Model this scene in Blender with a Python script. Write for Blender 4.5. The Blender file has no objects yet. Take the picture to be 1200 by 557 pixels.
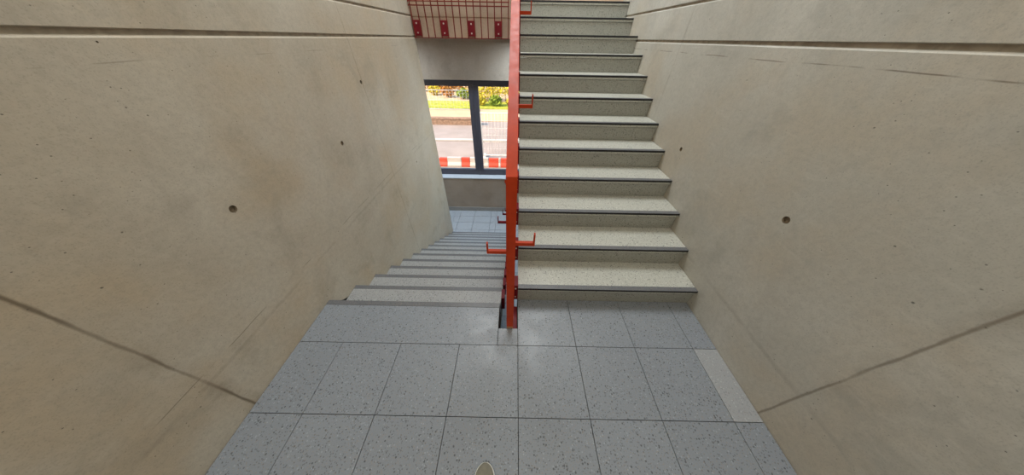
import bpy, bmesh, math, random
from mathutils import Matrix, Vector, noise as mnoise
random.seed(7)
S = bpy.context.scene
COL = S.collection

# ------------------------------------------------------------------ measures
XL, XR = -1.4522, 1.4155            # inner faces of the two side walls
GL, GR = -0.0899, 0.0503            # sides of the gap between the two flights
YU, TU, RU = 1.083, 0.277, 0.1637   # flight going up: first nosing, tread, riser
YD, TD, RD = 1.058, 0.2717, 0.1634  # flight going down
NS = 13
ZLOW, ZUP = -NS * RD, NS * RU
YW = 4.40                           # end of the left wall / edge of the upper slab
YF = 5.474                          # inner face of the window wall
ZC = 4.9                            # ceiling
YB = -2.4                           # wall behind
XH = -4.6                           # far end of the corridor

# ------------------------------------------------------------------ helpers
def tag(o, label=None, cat=None, group=None, kind=None):
    if label: o['label'] = label
    if cat: o['category'] = cat
    if group: o['group'] = group
    if kind: o['kind'] = kind
    return o

def empty(name, loc, label, cat, group=None):
    o = bpy.data.objects.new(name, None)
    o.location = loc
    o.empty_display_size = 0.1
    COL.objects.link(o)
    return tag(o, label, cat, group)

class MB:
    def __init__(self): self.bm = bmesh.new()
    def box(self, x0, x1, y0, y1, z0, z1, bev=0.0, mat=0):
        b = bmesh.new()
        v = [b.verts.new((x, y, z)) for x in (x0, x1) for y in (y0, y1) for z in (z0, z1)]
        for f in ((0,1,3,2),(4,6,7,5),(0,4,5,1),(2,3,7,6),(0,2,6,4),(1,5,7,3)):
            b.faces.new([v[i] for i in f])
        if bev: bmesh.ops.bevel(b, geom=list(b.edges), offset=bev, segments=2, affect='EDGES', profile=0.5)
        for f in b.faces: f.material_index = mat
        self.add(b); return self
    def prism(self, pts, a0, a1, axis='x', mat=0, bev=0.0):
        b = bmesh.new()
        def P(p, a):
            return {'x': (a, p[0], p[1]), 'y': (p[0], a, p[1]), 'z': (p[0], p[1], a)}[axis]
        A = [b.verts.new(P(p, a0)) for p in pts]; B = [b.verts.new(P(p, a1)) for p in pts]
        b.faces.new(A); b.faces.new(B[::-1]); n = len(pts)
        for i in range(n): b.faces.new((A[i], A[(i+1) % n], B[(i+1) % n], B[i]))
        bmesh.ops.recalc_face_normals(b, faces=list(b.faces))
        if bev: bmesh.ops.bevel(b, geom=list(b.edges), offset=bev, segments=2, affect='EDGES', profile=0.5)
        for f in b.faces: f.material_index = mat
        self.add(b); return self
    def cyl(self, p0, p1, r0, r1=None, n=16, mat=0):
        p0, p1 = Vector(p0), Vector(p1); r1 = r0 if r1 is None else r1
        d = p1 - p0
        m = Matrix.Translation((p0 + p1) / 2) @ d.to_track_quat('Z', 'Y').to_matrix().to_4x4()
        b = bmesh.new()
        bmesh.ops.create_cone(b, cap_ends=True, segments=n, radius1=r0, radius2=r1, depth=d.length, matrix=m)
        for f in b.faces: f.material_index = mat; f.smooth = len(f.verts) == 4
        self.add(b); return self
    def loft(self, rings, mat=0, smooth=True):
        b = bmesh.new()
        R = [[b.verts.new(p) for p in r] for r in rings]; n = len(R[0])
        for a, c in zip(R, R[1:]):
            for i in range(n): b.faces.new((a[i], a[(i+1) % n], c[(i+1) % n], c[i]))
        b.faces.new(R[0][::-1]); b.faces.new(R[-1])
        bmesh.ops.recalc_face_normals(b, faces=list(b.faces))
        for f in b.faces: f.smooth = smooth; f.material_index = mat
        self.add(b); return self
    def add(self, b):
        me = bpy.data.meshes.new('tmp'); b.to_mesh(me); b.free()
        self.bm.from_mesh(me); bpy.data.meshes.remove(me)
    def build(self, name, mats, parent=None, kind=None):
        me = bpy.data.meshes.new(name)
        bmesh.ops.recalc_face_normals(self.bm, faces=list(self.bm.faces))
        if parent is not None:
            o_loc = world_of(parent)
            for v in self.bm.verts: v.co -= o_loc
        self.bm.to_mesh(me); self.bm.free()
        for m in (mats if isinstance(mats, (list, tuple)) else [mats]): me.materials.append(m)
        o = bpy.data.objects.new(name, me); COL.objects.link(o)
        if parent is not None: o.parent = parent
        if kind: o['kind'] = kind
        return o

def world_of(o):
    p = Vector((0, 0, 0))
    while o is not None:
        p += Vector(o.location); o = o.parent
    return p

def rebase(o):
    """put a single-mesh thing's origin at the middle of its foot"""
    vs = [v.co.copy() for v in o.data.vertices]
    c = Vector(((min(v.x for v in vs)+max(v.x for v in vs))/2, (min(v.y for v in vs)+max(v.y for v in vs))/2, min(v.z for v in vs)))
    for v in o.data.vertices: v.co -= c
    o.location = c
    return o

# ------------------------------------------------------------------ materials
class NT:
    def __init__(self, name):
        self.m = bpy.data.materials.new(name); self.m.use_nodes = True
        self.t = self.m.node_tree; self.n = self.t.nodes
        self.bsdf = self.n['Principled BSDF']
        self.obj = self.new('ShaderNodeNewGeometry').outputs['Position']
    def new(self, typ, **kw):
        x = self.n.new(typ)
        for k, v in kw.items(): setattr(x, k, v)
        return x
    def link(self, a, b): self.t.links.new(a, b)
    def set(self, sock, v):
        if hasattr(v, 'is_output') or hasattr(v, 'links'): self.link(v, sock)
        else: sock.default_value = v
    def noise(self, scale, detail=4, rough=0.55, vec=None, dist=0.0):
        x = self.new('ShaderNodeTexNoise'); x.inputs['Scale'].default_value = scale
        x.inputs['Detail'].default_value = detail; x.inputs['Roughness'].default_value = rough
        x.inputs['Distortion'].default_value = dist
        self.link(vec or self.obj, x.inputs['Vector']); return x.outputs['Fac']
    def voro(self, scale, vec=None, rand=1.0):
        x = self.new('ShaderNodeTexVoronoi'); x.inputs['Scale'].default_value = scale
        x.inputs['Randomness'].default_value = rand
        self.link(vec or self.obj, x.inputs['Vector']); return x.outputs['Distance'], x.outputs['Color']
    def math(self, op, a, b=0.0, c=0.0, clamp=False):
        x = self.new('ShaderNodeMath', operation=op, use_clamp=clamp)
        self.set(x.inputs[0], a); self.set(x.inputs[1], b); self.set(x.inputs[2], c); return x.outputs[0]
    def ramp(self, fac, a, b, lo=0.0, hi=1.0):
        x = self.new('ShaderNodeMapRange', interpolation_type='SMOOTHSTEP')
        self.set(x.inputs['Value'], fac)
        x.inputs['From Min'].default_value = a; x.inputs['From Max'].default_value = b
        x.inputs['To Min'].default_value = lo; x.inputs['To Max'].default_value = hi
        return x.outputs['Result']
    def mix(self, fac, a, b, blend='MIX'):
        x = self.new('ShaderNodeMix', data_type='RGBA', blend_type=blend)
        self.set(x.inputs[0], fac)
        for s, v in ((x.inputs[6], a), (x.inputs[7], b)):
            if isinstance(v, tuple): v = (*v, 1.0) if len(v) == 3 else v
            self.set(s, v)
        return x.outputs[2]
    def sep(self, v):
        x = self.new('ShaderNodeSeparateXYZ'); self.link(v, x.inputs[0]); return x.outputs
    def scalevec(self, s, loc=(0, 0, 0)):
        x = self.new('ShaderNodeMapping'); x.inputs['Scale'].default_value = s; x.inputs['Location'].default_value = loc
        self.link(self.obj, x.inputs['Vector']); return x.outputs[0]
    def bump(self, h, strength, dist):
        x = self.new('ShaderNodeBump'); x.inputs['Strength'].default_value = strength; x.inputs['Distance'].default_value = dist
        self.link(h, x.inputs['Height']); self.link(x.outputs[0], self.bsdf.inputs['Normal'])
    def out(self, color, rough=0.5, spec=0.5, metal=0.0):
        b = self.bsdf
        self.set(b.inputs['Base Color'], (*color, 1.0) if isinstance(color, tuple) else color)
        self.set(b.inputs['Roughness'], rough); self.set(b.inputs['Specular IOR Level'], spec)
        self.set(b.inputs['Metallic'], metal)
        return self.m

def simple(name, c, rough=0.5, spec=0.5, metal=0.0, var=0.12, scale=8.0):
    n = NT(name)
    f = n.ramp(n.noise(scale), 0.3, 0.7)
    d = tuple(x * (1 - var) for x in c)
    return n.out(n.mix(f, d, c), rough, spec, metal)

def concrete(name, c_light, c_mid, c_warm, seams=(), flat=0.0, lines=()):
    n = NT(name)
    big = n.noise(0.9, 5, 0.6, dist=0.6)
    med = n.noise(3.2, 6, 0.65, dist=0.4)
    fine = n.noise(38, 4, 0.7)
    grain = n.noise(220, 2, 0.6)
    col = n.mix(n.ramp(big, 0.34, 0.66), c_mid, c_light)
    col = n.mix(n.math('MULTIPLY', n.ramp(n.noise(1.6, 4, 0.6, vec=n.scalevec((1, 1, 1), (5.3, 2.1, 7.7))), 0.42, 0.7), 0.75), col, c_warm)
    # cloudy dark bloom left by the formwork
    col = n.mix(n.math('MULTIPLY', n.ramp(med, 0.48, 0.72), 0.38), col, tuple(x * 0.62 for x in c_mid))
    col = n.mix(n.math('MULTIPLY', n.ramp(fine, 0.35, 0.75), 0.30), col, tuple(x * 0.66 for x in c_mid))
    col = n.mix(n.math('MULTIPLY', n.ramp(grain, 0.5, 0.72), 0.34), col, tuple(x * 0.55 for x in c_mid))
    # brushed trowel streaks
    st = n.noise(3.0, 5, 0.6, vec=n.scalevec((2, 2, 14)))
    col = n.mix(n.math('MULTIPLY', n.ramp(st, 0.55, 0.75), 0.13), col, tuple(min(1, x * 1.25) for x in c_light))
    # bug holes: only some voronoi cells carry one
    holes = None
    for sc, rad, thr in ((4.0, 0.034, 0.45), (11.0, 0.07, 0.66), (34.0, 0.12, 0.70)):
        vv = n.scalevec((flat, 1, 1.25), (sc, 0.7 * sc, 0.3))
        dist, colr = n.voro(sc, vv)
        r = n.sep(colr)
        wob = n.math('MULTIPLY', n.noise(90, 2), rad * 0.9)
        m = n.math('MULTIPLY', n.ramp(n.math('ADD', dist, wob), rad * 1.25, rad * 0.85), n.math('GREATER_THAN', r[0], thr))
        holes = m if holes is None else n.math('MAXIMUM', holes, m)
    col = n.mix(n.math('MULTIPLY', holes, 0.75), col, tuple(x * 0.2 for x in c_mid))
    y = n.sep(n.obj)[1]; z = n.sep(n.obj)[2]
    for (ys, w, amt) in seams:
        wob = n.math('MULTIPLY', n.math('SUBTRACT', n.noise(5, 3, vec=n.scalevec((0, 0, 1), (ys, 0, 0))), 0.5), 0.016)
        dd = n.math('ABSOLUTE', n.math('SUBTRACT', n.math('ADD', y, wob), ys))
        wide = n.math('MULTIPLY', n.noise(16, 3, vec=n.scalevec((0, 0.3, 1))), w * 1.3)
        edge = n.math('ADD', wide, w * 0.35)
        m = n.math('SUBTRACT', 1.0, n.math('DIVIDE', dd, edge), clamp=True)
        m = n.math('MULTIPLY', n.ramp(m, 0.0, 0.9), n.ramp(n.noise(2.2, 2, vec=n.scalevec((1, 0, 1), (9 + ys, 0, 0))), 0.28, 0.5, 0.35, 1.0))
        col = n.mix(n.math('MULTIPLY', m, amt), col, (0.10, 0.072, 0.042))
        halo = n.ramp(n.math('ABSOLUTE', n.math('SUBTRACT', n.math('ADD', y, wob), ys - 0.0)), w * 7, 0.0)
        col = n.mix(n.math('MULTIPLY', n.math('MULTIPLY', halo, n.ramp(med, 0.4, 0.65)), amt * 0.5), col, (0.20, 0.145, 0.085))
    for (zl, w, amt, thr) in lines:
        wob = n.math('MULTIPLY', n.math('SUBTRACT', n.noise(2.0, 3, vec=n.scalevec((0, 1, 0), (0, zl, 0))), 0.5), 0.02)
        dd = n.math('ABSOLUTE', n.math('SUBTRACT', n.math('ADD', z, wob), zl))
        m = n.math('MULTIPLY', n.ramp(dd, w, w * 0.2), n.ramp(n.noise(3.5, 3, vec=n.scalevec((0, 1, 0.2), (0, 3 * zl, 0))), thr, thr + 0.12))
        col = n.mix(n.math('MULTIPLY', m, amt), col, (0.13, 0.10, 0.07))
    h = n.math('SUBTRACT', n.math('ADD', n.math('MULTIPLY', fine, 0.25), n.math('MULTIPLY', med, 0.6)), holes)
    n.bump(h, 0.35, 0.004)
    return n.out(col, n.ramp(med, 0.2, 0.8, 0.48, 0.68), 0.35)

def terrazzo(name, base, vary=0.0, dark=1.0, rough=0.34, chip=(0.035, 0.036, 0.04)):
    n = NT(name)
    rnd = n.n.new('ShaderNodeNewGeometry').outputs['Random Per Island']
    col = n.mix(n.math('MULTIPLY', rnd, vary), base, tuple(x * 0.72 for x in base))
    col = n.mix(n.math('MULTIPLY', n.ramp(n.noise(2.5, 4, 0.6), 0.35, 0.7), 0.30), col, tuple(x * f for x, f in zip(base, (0.80, 0.79, 0.80))))
    col = n.mix(n.math('MULTIPLY', n.ramp(n.noise(160, 3, 0.7), 0.35, 0.7), 0.30), col, tuple(x * 0.60 for x in base))
    for sc, thr, rad, c, a in ((75, 0.86, 0.42, chip, 0.70 * dark), (130, 0.74, 0.5, tuple(x * 0.42 for x in base), 0.75 * dark),
                               (90, 0.84, 0.42, tuple(min(0.95, x * 1.5) for x in base), 0.5), (170, 0.82, 0.5, (0.30, 0.24, 0.19), 0.5)):
        dist, colr = n.voro(sc, n.scalevec((1, 1, 1), (sc * 0.37, sc * 0.11, sc * 0.05)))
        r = n.sep(colr)
        wob = n.math('MULTIPLY', n.noise(sc * 2.2, 1), 0.22)
        m = n.math('MULTIPLY', n.ramp(n.math('ADD', dist, wob), rad + 0.1, rad - 0.05), n.math('GREATER_THAN', r[0], thr))
        col = n.mix(n.math('MULTIPLY', m, a), col, c)
    n.bump(n.noise(400, 2), 0.05, 0.001)
    return n.out(col, n.ramp(n.noise(5, 3), 0.3, 0.7, rough - 0.05, rough + 0.10), 0.45)

M = {}
M['wall_back'] = concrete('back_wall_concrete', (0.62, 0.58, 0.50), (0.58, 0.53, 0.45), (0.58, 0.50, 0.38))
M['wall_r'] = concrete('grey_concrete', (0.600, 0.580, 0.520), (0.515, 0.495, 0.435), (0.525, 0.465, 0.370), ((0.37, 0.008, 0.55), (2.605, 0.003, 0.40)), lines=((1.524, 0.0035, 0.7, 0.45), (0.29, 0.020, 0.15, 0.40)))
M['wall'] = concrete('board_marked_concrete', (0.575, 0.522, 0.430), (0.500, 0.436, 0.340), (0.520, 0.415, 0.285), ((0.37, 0.009, 0.75), (2.615, 0.003, 0.45)), lines=((1.515, 0.003, 0.35, 0.5), (0.315, 0.016, 0.15, 0.40), (0.372, 0.004, 0.55, 0.50)))
M['slab'] = concrete('slab_edge_concrete', (0.60, 0.47, 0.36), (0.52, 0.40, 0.30), (0.56, 0.38, 0.25))
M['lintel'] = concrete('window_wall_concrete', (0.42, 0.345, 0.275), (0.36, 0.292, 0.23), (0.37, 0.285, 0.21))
M['groove'] = simple('groove_concrete', (0.42, 0.36, 0.28), 0.8, 0.2, var=0.3, scale=25)
M['white'] = simple('white_plaster', (0.72, 0.71, 0.68), 0.8, 0.2, var=0.04, scale=2)
M['tile'] = terrazzo('landing_terrazzo', (0.262, 0.288, 0.322), 0.24)
M['tile_light'] = terrazzo('pale_terrazzo', (0.35, 0.365, 0.38), 0.0, dark=0.35)
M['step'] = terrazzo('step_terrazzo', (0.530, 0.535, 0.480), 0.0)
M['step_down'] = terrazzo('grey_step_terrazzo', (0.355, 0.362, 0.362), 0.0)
M['riser'] = terrazzo('shaded_riser_terrazzo', (0.350, 0.354, 0.315), 0.0)  # risers' shade put into a darker tone of the step terrazzo
M['nosing'] = terrazzo('nosing_strip_granite', (0.150, 0.155, 0.165), 0.0, dark=0.6)
M['nosing_edge'] = simple('nosing_front_edge', (0.022, 0.022, 0.024), 0.6, 0.3)
M['grout'] = simple('dark_grout', (0.055, 0.052, 0.048), 0.9, 0.1)
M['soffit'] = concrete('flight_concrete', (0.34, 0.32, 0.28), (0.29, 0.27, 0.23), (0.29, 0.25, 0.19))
M['lowtile'] = terrazzo('lower_floor_terrazzo', (0.39, 0.42, 0.46), 0.16)
M['skirt'] = terrazzo('skirting_terrazzo', (0.34, 0.33, 0.31), 0.1)
M['plug'] = simple('tie_hole_mortar', (0.27, 0.215, 0.15), 0.9, 0.1, var=0.4, scale=90)
M['hole'] = simple('tie_hole_concrete', (0.24, 0.19, 0.135), 0.9, 0.1, var=0.4, scale=90)

def paint(name, c):
    n = NT(name)
    f = n.ramp(n.noise(14, 4, 0.6), 0.3, 0.75)
    col = n.mix(f, tuple(x * 0.8 for x in c), c)
    m = n.out(col, n.ramp(n.noise(30, 3), 0.3, 0.7, 0.40, 0.52), 0.25)
    n.bump(n.noise(120, 2), 0.04, 0.001)
    return m
M['red'] = paint('red_oxide_paint', (0.54, 0.050, 0.008))
M['crimson'] = paint('crimson_paint', (0.20, 0.009, 0.018))
M['maroon'] = paint('dark_red_paint', (0.20, 0.022, 0.016))
M['bolt'] = simple('zinc_bolt', (0.75, 0.72, 0.68), 0.35, 0.5, 0.6, var=0.1)
M['frame'] = simple('anthracite_aluminium', (0.075, 0.072, 0.095), 0.42, 0.5, var=0.08)
M['sill'] = simple('silver_sill', (0.62, 0.66, 0.72), 0.4, 0.5, var=0.05)
def glass():
    n = NT('window_glass')
    tr = n.new('ShaderNodeBsdfTransparent'); tr.inputs[0].default_value = (0.97, 0.98, 0.97, 1)
    gl = n.new('ShaderNodeBsdfGlossy'); gl.inputs['Roughness'].default_value = 0.02
    fr = n.new('ShaderNodeFresnel'); fr.inputs[0].default_value = 1.35
    mx = n.new('ShaderNodeMixShader'); n.link(fr.outputs[0], mx.inputs[0])
    n.link(tr.outputs[0], mx.inputs[1]); n.link(gl.outputs[0], mx.inputs[2])
    n.link(mx.outputs[0], n.n['Material Output'].inputs[0]); return n.m
M['glass'] = glass()

# ------------------------------------------------------------------ setting: walls
def boolean(o, cutters):
    for c in cutters:
        md = o.modifiers.new('cut', 'BOOLEAN'); md.object = c; md.operation = 'DIFFERENCE'; md.solver = 'EXACT'
        md.material_mode = 'TRANSFER'
    bpy.context.view_layer.update()
    dg = bpy.context.evaluated_depsgraph_get()
    me = bpy.data.meshes.new_from_object(o.evaluated_get(dg))
    o.modifiers.clear(); old = o.data; o.data = me; bpy.data.meshes.remove(old)
    for c in cutters:
        d = c.data; bpy.data.objects.remove(c); bpy.data.meshes.remove(d)

def groove_wall(name, x, sx, thick, y0, y1, zb, grooves, holes):
    """profile in x-z swept along y; sx = +1 when the room lies towards +x"""
    pts = [(x - sx * thick, zb), (x, zb)]
    for (a, b) in grooves:
        pts += [(x, a - 0.004), (x - sx * 0.004, a + 0.001), (x - sx * 0.011, a + 0.004), (x - sx * 0.013, b - 0.003), (x, b)]
    pts += [(x, ZC), (x - sx * thick, ZC)]
    w = MB().prism(pts, y0, y1, 'y')
    o = w.build(name, [M['wall'] if sx > 0 else M['wall_r'], M['groove']], kind='structure')
    for f in o.data.polygons:
        c = f.center; 
        if abs(c.x - (x - sx * 0.012)) < 0.002 and abs(f.normal.x) > 0.9: f.material_index = 1
    cut = []
    for (y, z, r, dpt) in holes:
        cb = MB().cyl((x + sx * 0.02, y, z), (x - sx * dpt, y, z), r, r * 0.85, 20)
        cut.append(cb.build('cutter', M['hole']))
    boolean(o, cut)
    for i, (y, z, r, dpt) in enumerate(holes):
        if dpt > 0.02 or r < 0.014: continue
        p = MB().cyl((x - sx * dpt, y, z), (x - sx * (dpt - 0.004), y, z), r * 0.88, r * 0.7, 20)
        p.build('tie_hole_plug', M['plug'], o)
    return o

groove_wall('wall_left', XL, 1, 0.26, YB, YW, -2.4, ((1.587, 1.611), (1.806, 1.828)),
            ((0.991, 0.909, 0.021, 0.014), (1.987, 0.908, 0.019, 0.014), (2.594, 1.268, 0.017, 0.03), (1.034, 1.572, 0.0035, 0.02), (3.35, 0.18, 0.012, 0.02)))
groove_wall('wall_right', XR, -1, 0.30, YB, YF + 0.3, -2.4, ((1.583, 1.607), (1.820, 1.842)),
            ((0.989, 0.903, 0.021, 0.014), (1.999, 0.903, 0.018, 0.014)))
MB().box(XL - 0.26, XR + 0.3, YB - 0.25, YB, -2.4, ZC).build('wall_back', M['wall_back'], kind='structure')
MB().box(XH, XL - 0.26, YW - 0.25, YW, -2.4, ZC).build('wall_corridor', M['lintel'], kind='structure')
MB().box(XH - 0.25, XH, YW - 0.25, YF + 0.3, -2.4, ZC).build('wall_end', M['white'], kind='structure')
MB().box(XH - 0.25, XR + 0.3, YB - 0.25, YF + 0.3, ZC, ZC + 0.25).build('ceiling', M['white'], kind='structure')

# window wall with one window per storey
WZ0, WZ1, WX0, WX1 = -1.13, 0.962, -3.9, 1.30
UZ0, UZ1 = ZUP + 0.55, 4.6
fw = MB()
yo = YF + 0.30
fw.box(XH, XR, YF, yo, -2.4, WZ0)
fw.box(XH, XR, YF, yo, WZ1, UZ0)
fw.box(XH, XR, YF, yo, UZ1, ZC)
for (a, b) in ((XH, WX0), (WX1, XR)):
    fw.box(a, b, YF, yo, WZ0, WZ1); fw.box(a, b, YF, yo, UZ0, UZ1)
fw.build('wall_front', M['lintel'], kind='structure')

def window(name, z0, z1, mullions, sill=True):
    o = MB()
    ya, yb = YF + 0.185, YF + 0.255
    o.box(WX0, WX1, ya, yb, z1 - 0.13, z1, 0.004)
    o.box(WX0, WX1, ya, yb, z0 + 0.012, z0 + 0.160, 0.004)
    xs = [WX0 + 0.05] + list(mullions) + [WX1 - 0.05]
    for m in mullions:
        o.box(m - 0.103, m + 0.103, ya - 0.006, yb, z0 + 0.150, z1 - 0.12, 0.004)
        o.box(m - 0.012, m + 0.012, ya - 0.016, yb, z0 + 0.012, z1 - 0.01, 0.003)
    for m in (WX0 + 0.05, WX1 - 0.05):
        o.box(m - 0.05, m + 0.05, ya, yb, z0 + 0.150, z1 - 0.12, 0.004)
    w = o.build(name, M['frame'], kind='structure')
    for a, b in zip(xs, xs[1:]):
        MB().box(a + 0.08, b - 0.08, ya + 0.03, ya + 0.04, z0 + 0.14, z1 - 0.11).build('window_pane', M['glass'], w)
    if sill:
        MB().box(WX0 + 0.002, WX1 - 0.002, YF - 0.012, ya, z0 - 0.012, z0 + 0.012, 0.003).build('window_sill', M['sill'], w)
    return w
window('window_1', WZ0, WZ1, (-2.35, -0.872, 0.62))
window('window_2', UZ0, UZ1, (-2.35, -0.872, 0.62))
MB().box(XH, XR, YF - 0.012, YF - 0.0005, ZLOW, ZLOW + 0.125, 0.002).build('trim_1', M['skirt'], kind='structure')

# upper slab, its front edge joined to the last step
zs = 1.586
pts = [(YW + 0.008, zs + 0.004), (YW + 0.008, 1.800), (YW + 0.016, 1.803), (YW + 0.016, 1.810), (YW + 0.008, 1.813),
       (YW + 0.008, ZUP - 0.035), (YF, ZUP - 0.035), (YF, zs + 0.004)]
up = MB().prism(pts, XH, XR, 'x').build('floor_upper', M['slab'], kind='structure')
MB().box(XL, XR, YW + 0.03, YF, ZUP - 0.035, ZUP).build('floor_upper_terrazzo', M['lowtile'], up)

# ------------------------------------------------------------------ setting: middle landing (terrazzo slabs with open joints)
def tile(b, x0, x1, y0, y1, mat=0, z=0.0, t=0.02, j=0.0016):
    b.box(x0 + j, x1 - j, y0 + j, y1 - j, z - t, z, 0.0008, mat)
fl = MB()
TW = 0.40; X0 = GR; Y1, RDp = 0.725, 0.4006
cols = [XL + 0.002] + [X0 + TW * i for i in range(-3, 4)] + [XR - 0.002]
rows = [YB] + [Y1 - RDp * k for k in (3, 2, 1, 0)]
for ra, rb in zip(rows, rows[1:]):
    for ca, cb in zip(cols, cols[1:]):
        light = cb > XR - 0.1 and abs(rb - Y1) < 1e-6
        tile(fl, ca, cb, ra, rb, 1 if light else 0)
rc = [GR] + [X0 + TW * i for i in (1, 2, 3)] + [XR - 0.002]
for ca, cb in zip(rc, rc[1:]): tile(fl, ca, cb, Y1, YU + 0.029)
tile(fl, XL + 0.002, GL, Y1, YD - 0.040)
tile(fl, GL, GR, Y1, 0.848)
fl.box(XL, XR, YB, Y1, -0.24, -0.0195, 0, 2)
fl.box(XL, GL + 0.003, Y1, YD - 0.012, -0.24, -0.0195, 0, 2)
fl.box(GR - 0.003, XR, Y1, YU + 0.029, -0.24, -0.0195, 0, 2)
fl.box(GL + 0.003, GR - 0.003, Y1, 0.844, -0.24, -0.0195, 0, 2)
floor = fl.build('floor', [M['tile'], M['tile_light'], M['grout']], kind='structure')
nb = MB().box(XL + 0.002, GL, YD - 0.040, YD, -0.014, 0.0005, 0.0015)
nb.box(XL + 0.002, GL, YD - 0.012, YD, -0.034, -0.013, 0.001)
nb.build('landing_nosing', M['nosing'], floor)

# lower floor: slabs in the photo's small pattern
lf = MB()
lf.box(XH, XR, YB, YF, ZLOW - 0.2, ZLOW - 0.019, 0, 1)
ys = [YB, 0.2, 1.2, 2.2, 3.2, 4.318, 4.62, 4.92, 5.20, YF - 0.002]
for a, b in zip(ys, ys[1:]):
    x = XH
    xsn = [XH + 0.6 * i for i in range(6)] + [-1.45, -1.05, -0.60, -0.45, 0.05, 0.55, 1.0, XR]
    for ca, cb in zip(xsn, xsn[1:]): tile(lf, ca, cb, a, b, 0, ZLOW, 0.02, 0.0032)
lf.build('floor_lower', [M['lowtile'], M['grout']], kind='structure')

# ------------------------------------------------------------------ the two flights
def step(parent, x0, x1, y, z, tread, riser, back):
    s = MB().box(x0, x1, y + 0.001, y + back, z - 0.035, z, 0.0012).build('step_tread', M['step'], parent)
    if riser:
        MB().box(x0, x1, y + 0.010, y + 0.030, z - riser + 0.0003, z - 0.038, 0.001).build('riser', M['riser'], s)
    n = MB().box(x0, x1, y - 0.0015, y + 0.038, z - 0.0125, z + 0.0006, 0.0012)
    n.build('nosing_strip', [M['nosing'], M['nosing_edge']], s)
    MB().box(x0, x1, y - 0.0030, y - 0.0014, z - 0.017, z - 0.001).build('nosing_edge', M['nosing_edge'], s)
    return s

fu = empty('stair_flight', (0.7, YU, 0.0), 'terrazzo flight of stairs climbing along the right wall to the upper floor', 'stairs')
for k in range(NS):
    y, z = YU + TU * k, RU * (k + 1)
    step(fu, GR, XR - 0.003, y, z, TU, RU - (0.0 if k else 0.001), TU + 0.012 if k < NS - 1 else 0.03)
pts = [(YU + 0.03, 0.001)]
for k in range(NS - 1):
    y, z = YU + TU * k, RU * (k + 1)
    pts += [(y + 0.031, z - 0.036), (y + TU + 0.031, z - 0.036)]
pts += [(YW + 0.006, RU * 12 - 0.036), (YW + 0.006, 1.59), (YU + 0.45, -0.115), (YU + 0.03, -0.24)]
pts = [p for i, p in enumerate(pts) if i == 0 or p != pts[i-1]]
pts = [p for p in pts if p[0] <= YW + 0.0061]
MB().prism(pts, GR + 0.10, XR - 0.003, 'x').build('waist_slab', M['soffit'], fu)

fd = empty('stair_flight', (-0.77, YD, ZLOW), 'terrazzo flight of stairs descending along the left wall towards the window', 'stairs')
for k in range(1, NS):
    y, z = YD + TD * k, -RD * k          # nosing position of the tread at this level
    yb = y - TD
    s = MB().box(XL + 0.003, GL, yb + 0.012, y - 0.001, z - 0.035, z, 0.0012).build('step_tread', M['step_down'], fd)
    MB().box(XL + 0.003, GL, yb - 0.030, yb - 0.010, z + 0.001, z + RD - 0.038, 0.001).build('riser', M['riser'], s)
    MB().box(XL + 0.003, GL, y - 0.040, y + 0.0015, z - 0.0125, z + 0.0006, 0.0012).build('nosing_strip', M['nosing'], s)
yb = YD + TD * 12
MB().box(XL + 0.003, GL, yb - 0.030, yb - 0.010, ZLOW + 0.001, -RD * 12 - 0.038, 0.001).build('riser', M['riser'], fd)
pts = [(YD - 0.031, -0.036)]
for k in range(0, NS - 1):
    y = YD + TD * k; z = -RD * (k + 1)
    pts += [(y - 0.031, z - 0.036), (y + TD - 0.031, z - 0.036)]
pts += [(YD + TD * 12 - 0.031, ZLOW + 0.002), (YD + TD * 12 - 0.5, ZLOW + 0.002), (YD - 0.03, -0.40)]
MB().prism(pts, XL + 0.003, GL - 0.002, 'x').build('waist_slab', M['soffit'], fd)

# ------------------------------------------------------------------ railing between the flights
rail = empty('stair_railing', (-0.006, 0.861, 0.0), 'red painted steel railing standing in the gap between the two flights', 'railing')
PX0, PX1, PY = -0.0305, 0.0165, 0.855
ZT = 1.183
SU, SD = RU / TU, RD / TD
zu = lambda y: ZT + SU * (y - PY)
zd = lambda y: ZT - 0.02 - SD * (y - PY)
pp = MB().box(PX0, PX1, PY - 0.002, PY + 0.010, -0.24, ZT - 0.001).build('post', M['red'], rail)
MB().box(PX0 + 0.002, PX1 - 0.002, PY - 0.007, PY - 0.002, -0.03, 0.018, 0.001).build('foot_clip', simple('primer_patch', (0.42, 0.22, 0.12), 0.6, 0.3), pp)
YE = 4.42
MB().prism([(PY, ZT), (YE, zu(YE)), (YE, zu(YE) - 0.012), (PY, ZT - 0.014)], PX0, PX1, 'x', bev=0.001).build('handrail', M['red'], rail)
YDE = 4.33
MB().prism([(PY + 0.012, zd(PY) + 0.0), (YDE, zd(YDE)), (YDE, zd(YDE) - 0.012), (PY + 0.012, zd(PY) - 0.014)], -0.036, -0.012, 'x', bev=0.001).build('handrail', M['red'], rail)
nu = lambda y: RU + SU * (y - YU)           # line through the nosings going up
nd = lambda y: -SD * (y - YD)               # and going down
k = 0
y = PY + 0.11
while y < YE:
    zb = nu(y) - 0.20
    MB().box(0.001, 0.009, y - 0.006, y + 0.006, zb, zu(y) - 0.010).build('baluster', M['red'], rail)
    y += 0.0955
y = PY + 0.11
while y < YDE:
    zb = max(nd(y) - 0.17, ZLOW + 0.03)
    MB().box(-0.032, -0.024, y - 0.006, y + 0.006, zb, zd(y) - 0.010).build('baluster', M['red'], rail)
    y += 0.0955
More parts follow.
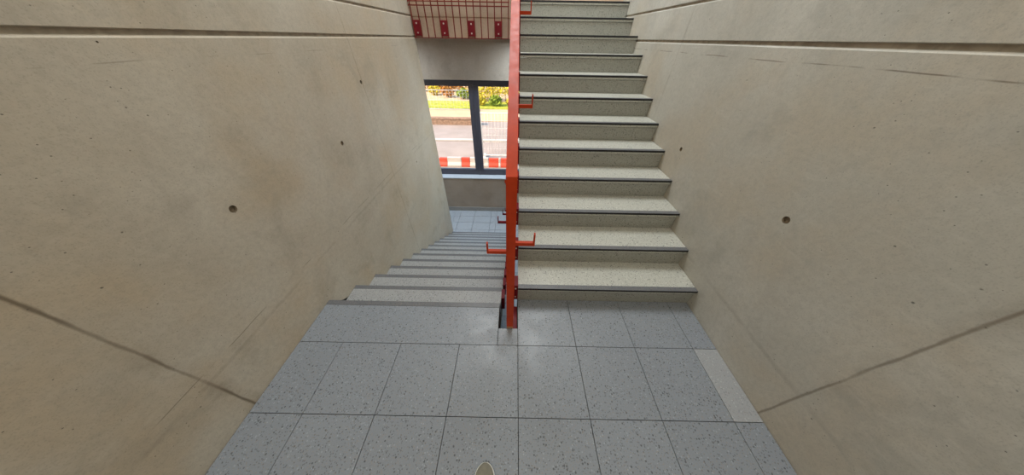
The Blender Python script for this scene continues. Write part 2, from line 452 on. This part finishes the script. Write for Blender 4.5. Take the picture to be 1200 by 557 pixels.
# bottom rails
a, b = PY + 0.10, YE
MB().prism([(a, nu(a) - 0.19), (b, nu(b) - 0.19), (b, nu(b) - 0.20), (a, nu(a) - 0.20)], -0.002, 0.011, 'x').build('bottom_rail', M['red'], rail)
a, b = PY + 0.10, 4.2
MB().prism([(a, nd(a) - 0.15), (b, nd(b) - 0.15), (b, nd(b) - 0.16), (a, nd(a) - 0.16)], -0.035, -0.022, 'x').build('bottom_rail', M['red'], rail)
for k in range(NS - 1):
    y, z = YU + TU * k, RU * (k + 1)
    p = MB().box(0.010, GR, y + 0.012, y + 0.112, z - 0.160, z + 0.012, 0.001).build('mounting_plate', M['crimson'], rail)
    for zz in (z - 0.125, z - 0.022):
        MB().cyl((0.032, y + 0.009, zz), (0.032, y + 0.0125, zz), 0.007, n=8).build('bolt', M['bolt'], p)
    MB().cyl((0.003, y + 0.06, z - 0.022), (0.010, y + 0.06, z - 0.022), 0.008, n=6).build('bolt', M['bolt'], p)
for k in range(1, NS - 1):
    y, z = YD + TD * k, -RD * k
    p = MB().box(GL, -0.060, y - 0.012 - 0.1, y - 0.012, z - 0.172, z - 0.002, 0.001).build('mounting_plate', M['crimson'], rail)
    for zz in (z - 0.135, z - 0.032):
        MB().cyl((-0.050, y - 0.062, zz), (-0.060, y - 0.062, zz), 0.008, n=6).build('bolt', M['bolt'], p)
p = MB().box(0.012, GR - 0.0035, PY + 0.012, 1.06, -0.20, -0.045, 0.001).build('mounting_plate', M['crimson'], rail)
# up-turned brackets for a second handrail, three towards each flight
for (y, z) in ((0.862, 0.803), (1.637, 1.266), (2.432, 1.736), (3.22, 2.20)):
    MB().box(0.002, 0.113, y, y + 0.018, z, z + 0.020, 0.001).box(0.105, 0.113, y, y + 0.018, z + 0.019, z + 0.075, 0.001).build('handrail_bracket', M['red'], rail)
for (y, z) in ((0.862, 0.743), (1.637, 0.352), (2.43, -0.115), (3.22, -0.60)):
    MB().box(-0.132, -0.024, y, y + 0.018, z, z + 0.020, 0.001).box(-0.132, -0.124, y, y + 0.018, z + 0.019, z + 0.070, 0.001).build('handrail_bracket', M['red'] if y < 1 else M['crimson'], rail)

# ------------------------------------------------------------------ balustrade on the upper slab edge
br = empty('landing_railing', (-0.77, 4.36, ZUP), 'red steel balustrade bolted to the upper slab edge above the window', 'railing')
for i in range(15):
    x = -1.428 + 0.0942 * i
    MB().box(x - 0.006, x + 0.006, 4.350, 4.362, 1.592, 3.20).build('baluster', M['maroon'], br)
for z in (1.912, 1.952):
    MB().box(XL + 0.004, GL - 0.01, 4.338, 4.350, z, z + 0.011, 0.001).build('lower_rail', M['maroon'], br)
MB().box(XL + 0.004, GL - 0.01, 4.347, 4.366, 1.586, 1.594).build('bottom_rail', M['crimson'], br)
MB().box(XL + 0.004, GL - 0.01, 4.332, 4.380, 3.20, 3.212, 0.001).build('handrail', M['maroon'], br)
for x in (-1.385, -1.008, -0.626, -0.247):
    p = MB().box(x - 0.049, x + 0.049, 4.362, YW + 0.008, 1.610, 1.775, 0.0015).build('mounting_plate', M['crimson'], br)
    for z in (1.642, 1.742):
        MB().cyl((x, 4.354, z), (x, 4.362, z), 0.010, n=6).build('bolt', M['bolt'], p)

# ------------------------------------------------------------------ shoe at the bottom edge of the picture
def shoe():
    cx, y0, L = -0.111, -0.155, 0.297
    root = empty('shoe', (cx, 0.0, 0.0), 'grey shoe toe with a white rubber rim on the landing at the bottom edge', 'shoe')
    def half(t):      # half width along the shoe, 0 heel .. 1 toe
        base = 0.034 + 0.014 * math.sin(math.pi * min(1, max(0, (t - 0.25) / 0.9)))
        if t > 0.80: base *= math.sqrt(max(0.0, 1 - ((t - 0.80) / 0.2) ** 2)) * 0.98 + 0.02
        if t < 0.12: base *= math.sqrt(max(0.0, 1 - ((0.12 - t) / 0.12) ** 2)) * 0.85 + 0.15
        return base
    N = 22; ts = [0.5 - 0.5 * math.cos(math.pi * i / N) for i in range(N + 1)]
    def ring(t, w, zlo, zhi, pw=2.6):
        out = []
        for j in range(20):
            a = 2 * math.pi * j / 20
            c, s = math.cos(a), math.sin(a)
            out.append((cx + w * math.copysign(abs(c) ** (2 / pw), c), y0 + L * t, zlo + (zhi - zlo) * (0.5 + 0.5 * math.copysign(abs(s) ** (2 / pw), s))))
        return out
    MB().loft([ring(t, half(t) + 0.004, 0.001, 0.026 + 0.006 * t * t, 6) for t in ts]).build('sole', simple('white_rubber', (0.78, 0.76, 0.70), 0.5), root)
    def top(t): return 0.095 - 0.045 * min(1, max(0, (t - 0.35) / 0.5)) - (0.018 * max(0, (t - 0.85) / 0.15) ** 2)
    up = MB().loft([ring(t, max(0.001, half(t) - 0.0015), 0.020, max(0.03, top(t)), 2.4) for t in ts[1:-1]])
    u = up.build('upper', simple('grey_canvas', (0.22, 0.205, 0.16), 0.8, 0.2, scale=60), root)
    lc = MB()
    for i in range(5):
        t = 0.42 + 0.06 * i; y = y0 + L * t; z = top(t) + 0.001
        lc.cyl((cx - 0.022, y, z - 0.006), (cx, y + 0.004, z + 0.001), 0.003, n=8).cyl((cx, y + 0.004, z + 0.001), (cx + 0.022, y, z - 0.006), 0.003, n=8)
    lc.build('laces', simple('lace_cotton', (0.7, 0.68, 0.62), 0.9, 0.1), root)
shoe()

# ------------------------------------------------------------------ outside
ZG = -2.3
M['asphalt'] = simple('pale_asphalt', (0.37, 0.30, 0.265), 0.9, 0.1, var=0.15, scale=1.2)
M['kerb'] = simple('kerb_stone', (0.50, 0.46, 0.43), 0.9, 0.1)
M['brick'] = simple('brown_brick', (0.36, 0.22, 0.15), 0.9, 0.1, var=0.4, scale=9)
M['path'] = simple('sandy_path', (0.56, 0.40, 0.25), 0.9, 0.1, var=0.1, scale=2)
M['grass'] = simple('lawn_grass', (0.45, 0.46, 0.06), 0.9, 0.1, var=0.4, scale=5)
M['leaf_y'] = simple('autumn_leaves', (0.75, 0.58, 0.06), 0.8, 0.2, var=0.5, scale=6)
M['leaf_g'] = simple('green_leaves', (0.30, 0.38, 0.05), 0.8, 0.2, var=0.5, scale=6)
M['leaf_o'] = simple('orange_leaves', (0.55, 0.24, 0.05), 0.8, 0.2, var=0.5, scale=6)
M['bark'] = simple('bark', (0.20, 0.15, 0.12), 0.9, 0.1, var=0.4, scale=12)
M['galv'] = simple('galvanised_wire', (0.62, 0.60, 0.58), 0.5, 0.5, var=0.1)
M['barrier_red'] = simple('red_plastic', (0.62, 0.07, 0.035), 0.5, 0.4, var=0.15)
M['barrier_white'] = simple('white_plastic', (0.52, 0.47, 0.44), 0.5, 0.4, var=0.1)
M['render'] = simple('house_render', (0.62, 0.50, 0.36), 0.9, 0.1)
M['roof'] = simple('roof_tiles', (0.42, 0.16, 0.07), 0.9, 0.1, var=0.3, scale=6)

MB().box(-45, 35, YF + 0.3, 60, ZG - 0.3, ZG).build('street', M['asphalt'], kind='structure')
MB().box(-45, 35, 15.4, 18.5, ZG, ZG + 0.03).build('path', M['path'], kind='structure')
MB().box(-45, 35, 18.5, 20.9, ZG, ZG + 0.06).build('lawn', M['grass'], kind='structure')
MB().box(-45, 35, 20.9, 45, ZG, ZG + 0.05).build('gravel_yard', M['path'], kind='structure')
MB().box(-45, 35, 11.75, 11.95, ZG, ZG + 0.08, 0.02).build('kerb', M['kerb'], kind='structure')
bw = MB().box(-16, -2.05, 14.55, 14.85, ZG, ZG + 0.30, 0.01)
bw.box(-16.02, -2.03, 14.52, 14.88, ZG + 0.30, ZG + 0.36, 0.01)
tag(rebase(bw.build('low_wall', M['brick'])), 'low brown brick wall across the street outside the left window pane', 'wall')

# plastic barriers on the pavement
def barrier(x0, x1, y, h, mat, label, group):
    b = MB(); yc = y
    b.prism([(yc - 0.16, ZG), (yc - 0.16, ZG + 0.07), (yc - 0.07, ZG + 0.16), (yc - 0.06, ZG + h), (yc + 0.06, ZG + h), (yc + 0.07, ZG + 0.16), (yc + 0.16, ZG + 0.07), (yc + 0.16, ZG)], x0, x1, 'x', bev=0.012)
    tag(rebase(b.build('barrier_block', mat)), label, 'barrier', group)
G = 'plastic barrier blocks on the pavement'
barrier(-2.93, -2.62, 8.93, 0.30, M['barrier_red'], 'red barrier block seen at the left end of the left window pane', G)
barrier(-2.61, -2.06, 8.93, 0.33, M['barrier_white'], 'white barrier block between the two red blocks in the left pane', G)
barrier(-2.05, -1.73, 8.93, 0.32, M['barrier_red'], 'red barrier block beside the dark mullion in the left window pane', G)
barrier(-1.72, -0.99, 8.93, 0.33, M['barrier_white'], 'white barrier block half hidden behind the dark mullion', G)
barrier(-0.98, -0.60, 8.93, 0.31, M['barrier_red'], 'red barrier block at the middle of the right window pane', G)
barrier(-0.59, -0.52, 8.93, 0.33, M['barrier_white'], 'narrow white barrier block between red blocks in the right pane', G)
barrier(-0.51, -0.20, 8.93, 0.31, M['barrier_red'], 'red barrier block at the right end next to the railing post', G)

def fence(x0, x1, y, h, pitch, label, nm='mesh_fence'):
    r = empty(nm, ((x0 + x1) / 2, y, ZG), label, 'fence')
    f = MB()
    f.cyl((x0, y, ZG), (x0, y, ZG + h), 0.02, n=10).cyl((x1, y, ZG), (x1, y, ZG + h), 0.02, n=10)
    f.cyl((x0, y, ZG + h - 0.02), (x1, y, ZG + h - 0.02), 0.018, n=10).cyl((x0, y, ZG + 0.12), (x1, y, ZG + 0.12), 0.018, n=10)
    f.build('frame', M['galv'], r)
    w = MB(); n = int((x1 - x0) / pitch)
    for i in range(1, n):
        x = x0 + (x1 - x0) * i / n
        w.cyl((x, y, ZG + 0.12), (x, y, ZG + h - 0.02), 0.006, n=6)
    for i in range(1, 6):
        z = ZG + 0.12 + (h - 0.14) * i / 6
        w.cyl((x0, y, z), (x1, y, z), 0.004, n=6)
    w.build('wire_mesh', M['galv'], r)
    ft = MB()
    for x in (x0, x1): ft.box(x - 0.12, x + 0.12, y - 0.3, y + 0.3, ZG, ZG + 0.10, 0.01)
    ft.build('foot_block', M['kerb'], r)
fence(-1.30, 1.9, 9.75, 1.75, 0.13, 'galvanised site fence panel behind the red blocks in the right pane')
fence(-8.5, -2.6, 18.0, 1.25, 0.22, 'pale wire fence in front of the lawn beyond the street', 'wire_fence')

def leafball(b, c, r, n, size):
    for _ in range(n):
        d = Vector((random.gauss(0, 1), random.gauss(0, 1), random.gauss(0, 1))).normalized() * (r * random.uniform(0.55, 1.0))
        p = Vector(c) + Vector((d.x, d.y, d.z * 0.8))
        q = Vector((random.gauss(0, 1), random.gauss(0, 1), random.gauss(0, 1))).normalized()
        t = q.orthogonal().normalized(); u = q.cross(t); s = size * random.uniform(0.6, 1.3)
        v = [b.bm.verts.new(p + t * s), b.bm.verts.new(p + u * s * 0.55), b.bm.verts.new(p - t * s), b.bm.verts.new(p - u * s * 0.55)]
        b.bm.faces.new(v)
def bush(x, y, r, mat, label, group='shrubs beyond the lawn'):
    z = ZG + 0.06
    root = empty('shrub', (x, y, z), label, 'shrub', group)
    b = MB()
    for i in range(7):
        a = random.uniform(0, 6.28); rr = r * random.uniform(0, 0.6)
        leafball(b, (x + rr * math.cos(a), y + rr * math.sin(a) * 0.6, z + r * random.uniform(0.45, 0.85)), r * 0.55, 130, 0.10)
    b.build('foliage', mat, root)
    st = MB()
    for i in range(4):
        a = i * 1.6; st.cyl((x, y, z), (x + 0.4 * r * math.cos(a), y + 0.3 * r * math.sin(a), z + 0.7 * r), 0.03, 0.012, 8)
    st.build('stem', M['bark'], root)
def tree(x, y, h, r, mat, label, group='trees beyond the lawn'):
    z = ZG + 0.06
    root = empty('tree', (x, y, z), label, 'tree', group)
    t = MB().cyl((x, y, z), (x, y, z + h * 0.6), 0.16, 0.09, 12)
    for i in range(5):
        a = i * 1.26; t.cyl((x, y, z + h * 0.45), (x + r * 0.6 * math.cos(a), y + r * 0.6 * math.sin(a), z + h * 0.8), 0.06, 0.02, 8)
    t.build('trunk', M['bark'], root)
    b = MB()
    for i in range(9):
        a = random.uniform(0, 6.28); rr = r * random.uniform(0, 0.7)
        leafball(b, (x + rr * math.cos(a), y + rr * math.sin(a), z + h * random.uniform(0.6, 1.0)), r * 0.5, 160, 0.14)
    b.build('crown', mat, root)
bush(-4.2, 21.9, 0.60, M['leaf_g'], 'yellow green shrub beyond the lawn next to the dark mullion')
bush(-5.6, 22.6, 0.66, M['leaf_o'], 'orange leaved shrub at the top middle of the left pane')
bush(-7.0, 23.4, 0.62, M['leaf_y'], 'yellow shrub at the top left corner of the left pane')
bush(-2.62, 19.6, 0.55, M['leaf_y'], 'yellow shrub at the top left of the right pane')
bush(-1.42, 19.5, 0.55, M['leaf_g'], 'yellow green shrub at the top right of the right pane')
bush(-0.1, 19.6, 0.55, M['leaf_y'], 'yellow shrub hidden mostly behind the railing post')
def hedge(x0, x1, y, hh, mats, label):
    z = ZG + 0.05
    root = empty('hedge', ((x0 + x1) / 2, y, z), label, 'hedge', None)
    b = MB(); n = int((x1 - x0) / 0.45)
    for i in range(n + 1):
        leafball(b, (x0 + (x1 - x0) * i / n, y, z + hh * random.uniform(0.40, 0.62)), hh * 0.5, 150, 0.10)
    b.build('foliage', mats, root)
    st = MB()
    for i in range(n + 1):
        x = x0 + (x1 - x0) * i / n; st.cyl((x, y, z), (x, y, z + hh * 0.6), 0.03, 0.015, 8)
    st.build('stem', M['bark'], root)
hedge(-3.1, 2.5, 21.3, 1.5, M['leaf_y'], 'long yellow hedge filling the top of the right window pane')
hedge(-9.5, -4.9, 25.2, 1.3, M['leaf_o'], 'long orange hedge far back at the top of the left window pane')
tree(-2.05, 24.6, 5.5, 1.8, M['leaf_y'], 'yellow autumn tree with a slim trunk behind the right pane')
tree(-6.0, 27.0, 6.0, 2.0, M['leaf_o'], 'orange autumn tree far behind the left pane')
h = empty('house', (-7.5, 33, ZG + 0.06), 'sand coloured house with a red tiled roof far beyond the trees', 'house')
MB().box(-12, -3.0, 31, 36, ZG + 0.06, ZG + 3.2).build('house_wall', M['render'], h)
MB().prism([(30.5, ZG + 3.2), (33.5, ZG + 5.2), (36.5, ZG + 3.2)], -12.4, -2.6, 'x').build('roof', M['roof'], h)
for x in (-10.5, -8.0, -5.0):
    MB().box(x - 0.5, x + 0.5, 30.96, 31.0, ZG + 1.0, ZG + 2.3).build('house_window', M['frame'], h)

# ------------------------------------------------------------------ lights
def fill_light(name, x, y, sx, sy, power, col):
    l = bpy.data.lights.new(name, 'AREA'); l.shape = 'RECTANGLE'; l.size = sx; l.size_y = sy; l.energy = power; l.color = col
    o = bpy.data.objects.new(name, l); o.location = (x, y, ZC - 0.085); COL.objects.link(o)
    return o
n = NT('fill_panel_shell'); n.out((0.9, 0.9, 0.88), 0.6)  # plain pale shell of the added fill panels, gives no light itself
M['panel'] = n.m
def added_ceiling_fill(x, y, sx, sy, power, col, label):  # added unseen panels, fill light for walls, floor and risers
    e = empty('added_ceiling_fill', (x, y, ZC), label, 'fill_light', 'added unseen fill panels at the ceiling')
    MB().box(x - sx/2 - 0.03, x + sx/2 + 0.03, y - sy/2 - 0.03, y + sy/2 + 0.03, ZC - 0.08, ZC - 0.001, 0.004).build('added_housing', M['panel'], e)
    fill_light('added_ceiling_fill_source', x, y, sx, sy, power, col).parent = None
added_ceiling_fill(-0.0, 3.3, 2.2, 1.6, 134, (0.93, 0.98, 1.0), 'large added unseen fill light panel above the two flights')
added_ceiling_fill(-0.0, -1.3, 2.0, 1.2, 56, (1.0, 0.95, 0.84), 'added unseen fill light panel above the back of the middle landing')
def added_slab_fill(x, power):  # added unseen panels, cool fill to brighten the lower floor and window wall
    e = empty('added_slab_fill', (x, 4.95, 1.59), 'added unseen fill light panel under the upper slab %s' % ('in the corridor left of the wall' if x < -1.5 else 'behind the climbing flight'), 'fill_light', 'added fill panels under the slab')
    MB().box(x - 0.62, x + 0.62, 4.75, 5.15, 1.55, 1.5895, 0.004).build('added_housing', M['panel'], e)
    l = bpy.data.lights.new('added_slab_fill_source', 'AREA'); l.shape = 'RECTANGLE'; l.size = 1.2; l.size_y = 0.36; l.energy = power; l.color = (0.70, 0.86, 1.0)
    o = bpy.data.objects.new('added_slab_fill_source', l); o.location = (x, 4.95, 1.545); COL.objects.link(o)
added_slab_fill(0.66, 56); added_slab_fill(-2.9, 60)
# daylight portals on the two windows guide the sampling of the sky
for (z0, z1) in ((WZ0, WZ1), (UZ0, UZ1)):
    l = bpy.data.lights.new('window_daylight', 'AREA'); l.shape = 'RECTANGLE'; l.size = WX1 - WX0; l.size_y = z1 - z0
    l.cycles.is_portal = True
    o = bpy.data.objects.new('window_daylight', l); o.location = ((WX0 + WX1) / 2, YF + 0.32, (z0 + z1) / 2)
    o.rotation_euler = (math.radians(-90), 0, 0); COL.objects.link(o)
sun = bpy.data.lights.new('sun', 'SUN'); sun.energy = 8.0; sun.angle = math.radians(0.6); sun.color = (1.0, 0.74, 0.48)
so = bpy.data.objects.new('sun', sun); COL.objects.link(so)
so.rotation_euler = Vector((0.85, 0.30, -0.62)).to_track_quat('-Z', 'Y').to_euler()
so.location = (-10, 0, 10)

W = bpy.data.worlds.new('sky'); S.world = W; W.use_nodes = True
nt = W.node_tree; bg = nt.nodes['Background']
sk = nt.nodes.new('ShaderNodeTexSky'); sk.sky_type = 'NISHITA'; sk.sun_disc = False
sk.sun_elevation = math.radians(32); sk.sun_rotation = math.radians(-110); sk.air_density = 1.4; sk.dust_density = 1.0
nt.links.new(sk.outputs[0], bg.inputs[0]); bg.inputs[1].default_value = 0.6

# ------------------------------------------------------------------ camera
f, pi_, ya, ro = 271.926, 0.7101, -0.0023, 0.0165
def unyaw(v):
    c, s = math.cos(ya), math.sin(ya)
    return Vector((c * v[0] + s * v[1], -s * v[0] + c * v[1], v[2]))
F = unyaw((0, math.cos(pi_), -math.sin(pi_))); U0 = unyaw((0, math.sin(pi_), math.cos(pi_))); R0 = unyaw((1, 0, 0))
c, s = math.cos(ro), math.sin(ro)
Rv = c * R0 + s * U0; Uv = c * U0 - s * R0
cam = bpy.data.cameras.new('camera'); cam.sensor_fit = 'HORIZONTAL'; cam.sensor_width = 36.0; cam.lens = 36.0 * f / 1200.0
cam.clip_start = 0.02; cam.clip_end = 200
co = bpy.data.objects.new('camera', cam); COL.objects.link(co)
co.matrix_world = Matrix(((Rv.x, Uv.x, -F.x, 0), (Rv.y, Uv.y, -F.y, 0), (Rv.z, Uv.z, -F.z, 1.6), (0, 0, 0, 1)))
S.camera = co
S.view_settings.view_transform = 'Standard'; S.view_settings.look = 'None'
S.view_settings.gamma = 1.0; S.view_settings.use_curve_mapping = False; S.view_settings.exposure = 0.0
S.cycles.use_denoising = True
S.cycles.max_bounces = 10; S.cycles.diffuse_bounces = 6; S.cycles.sample_clamp_indirect = 8
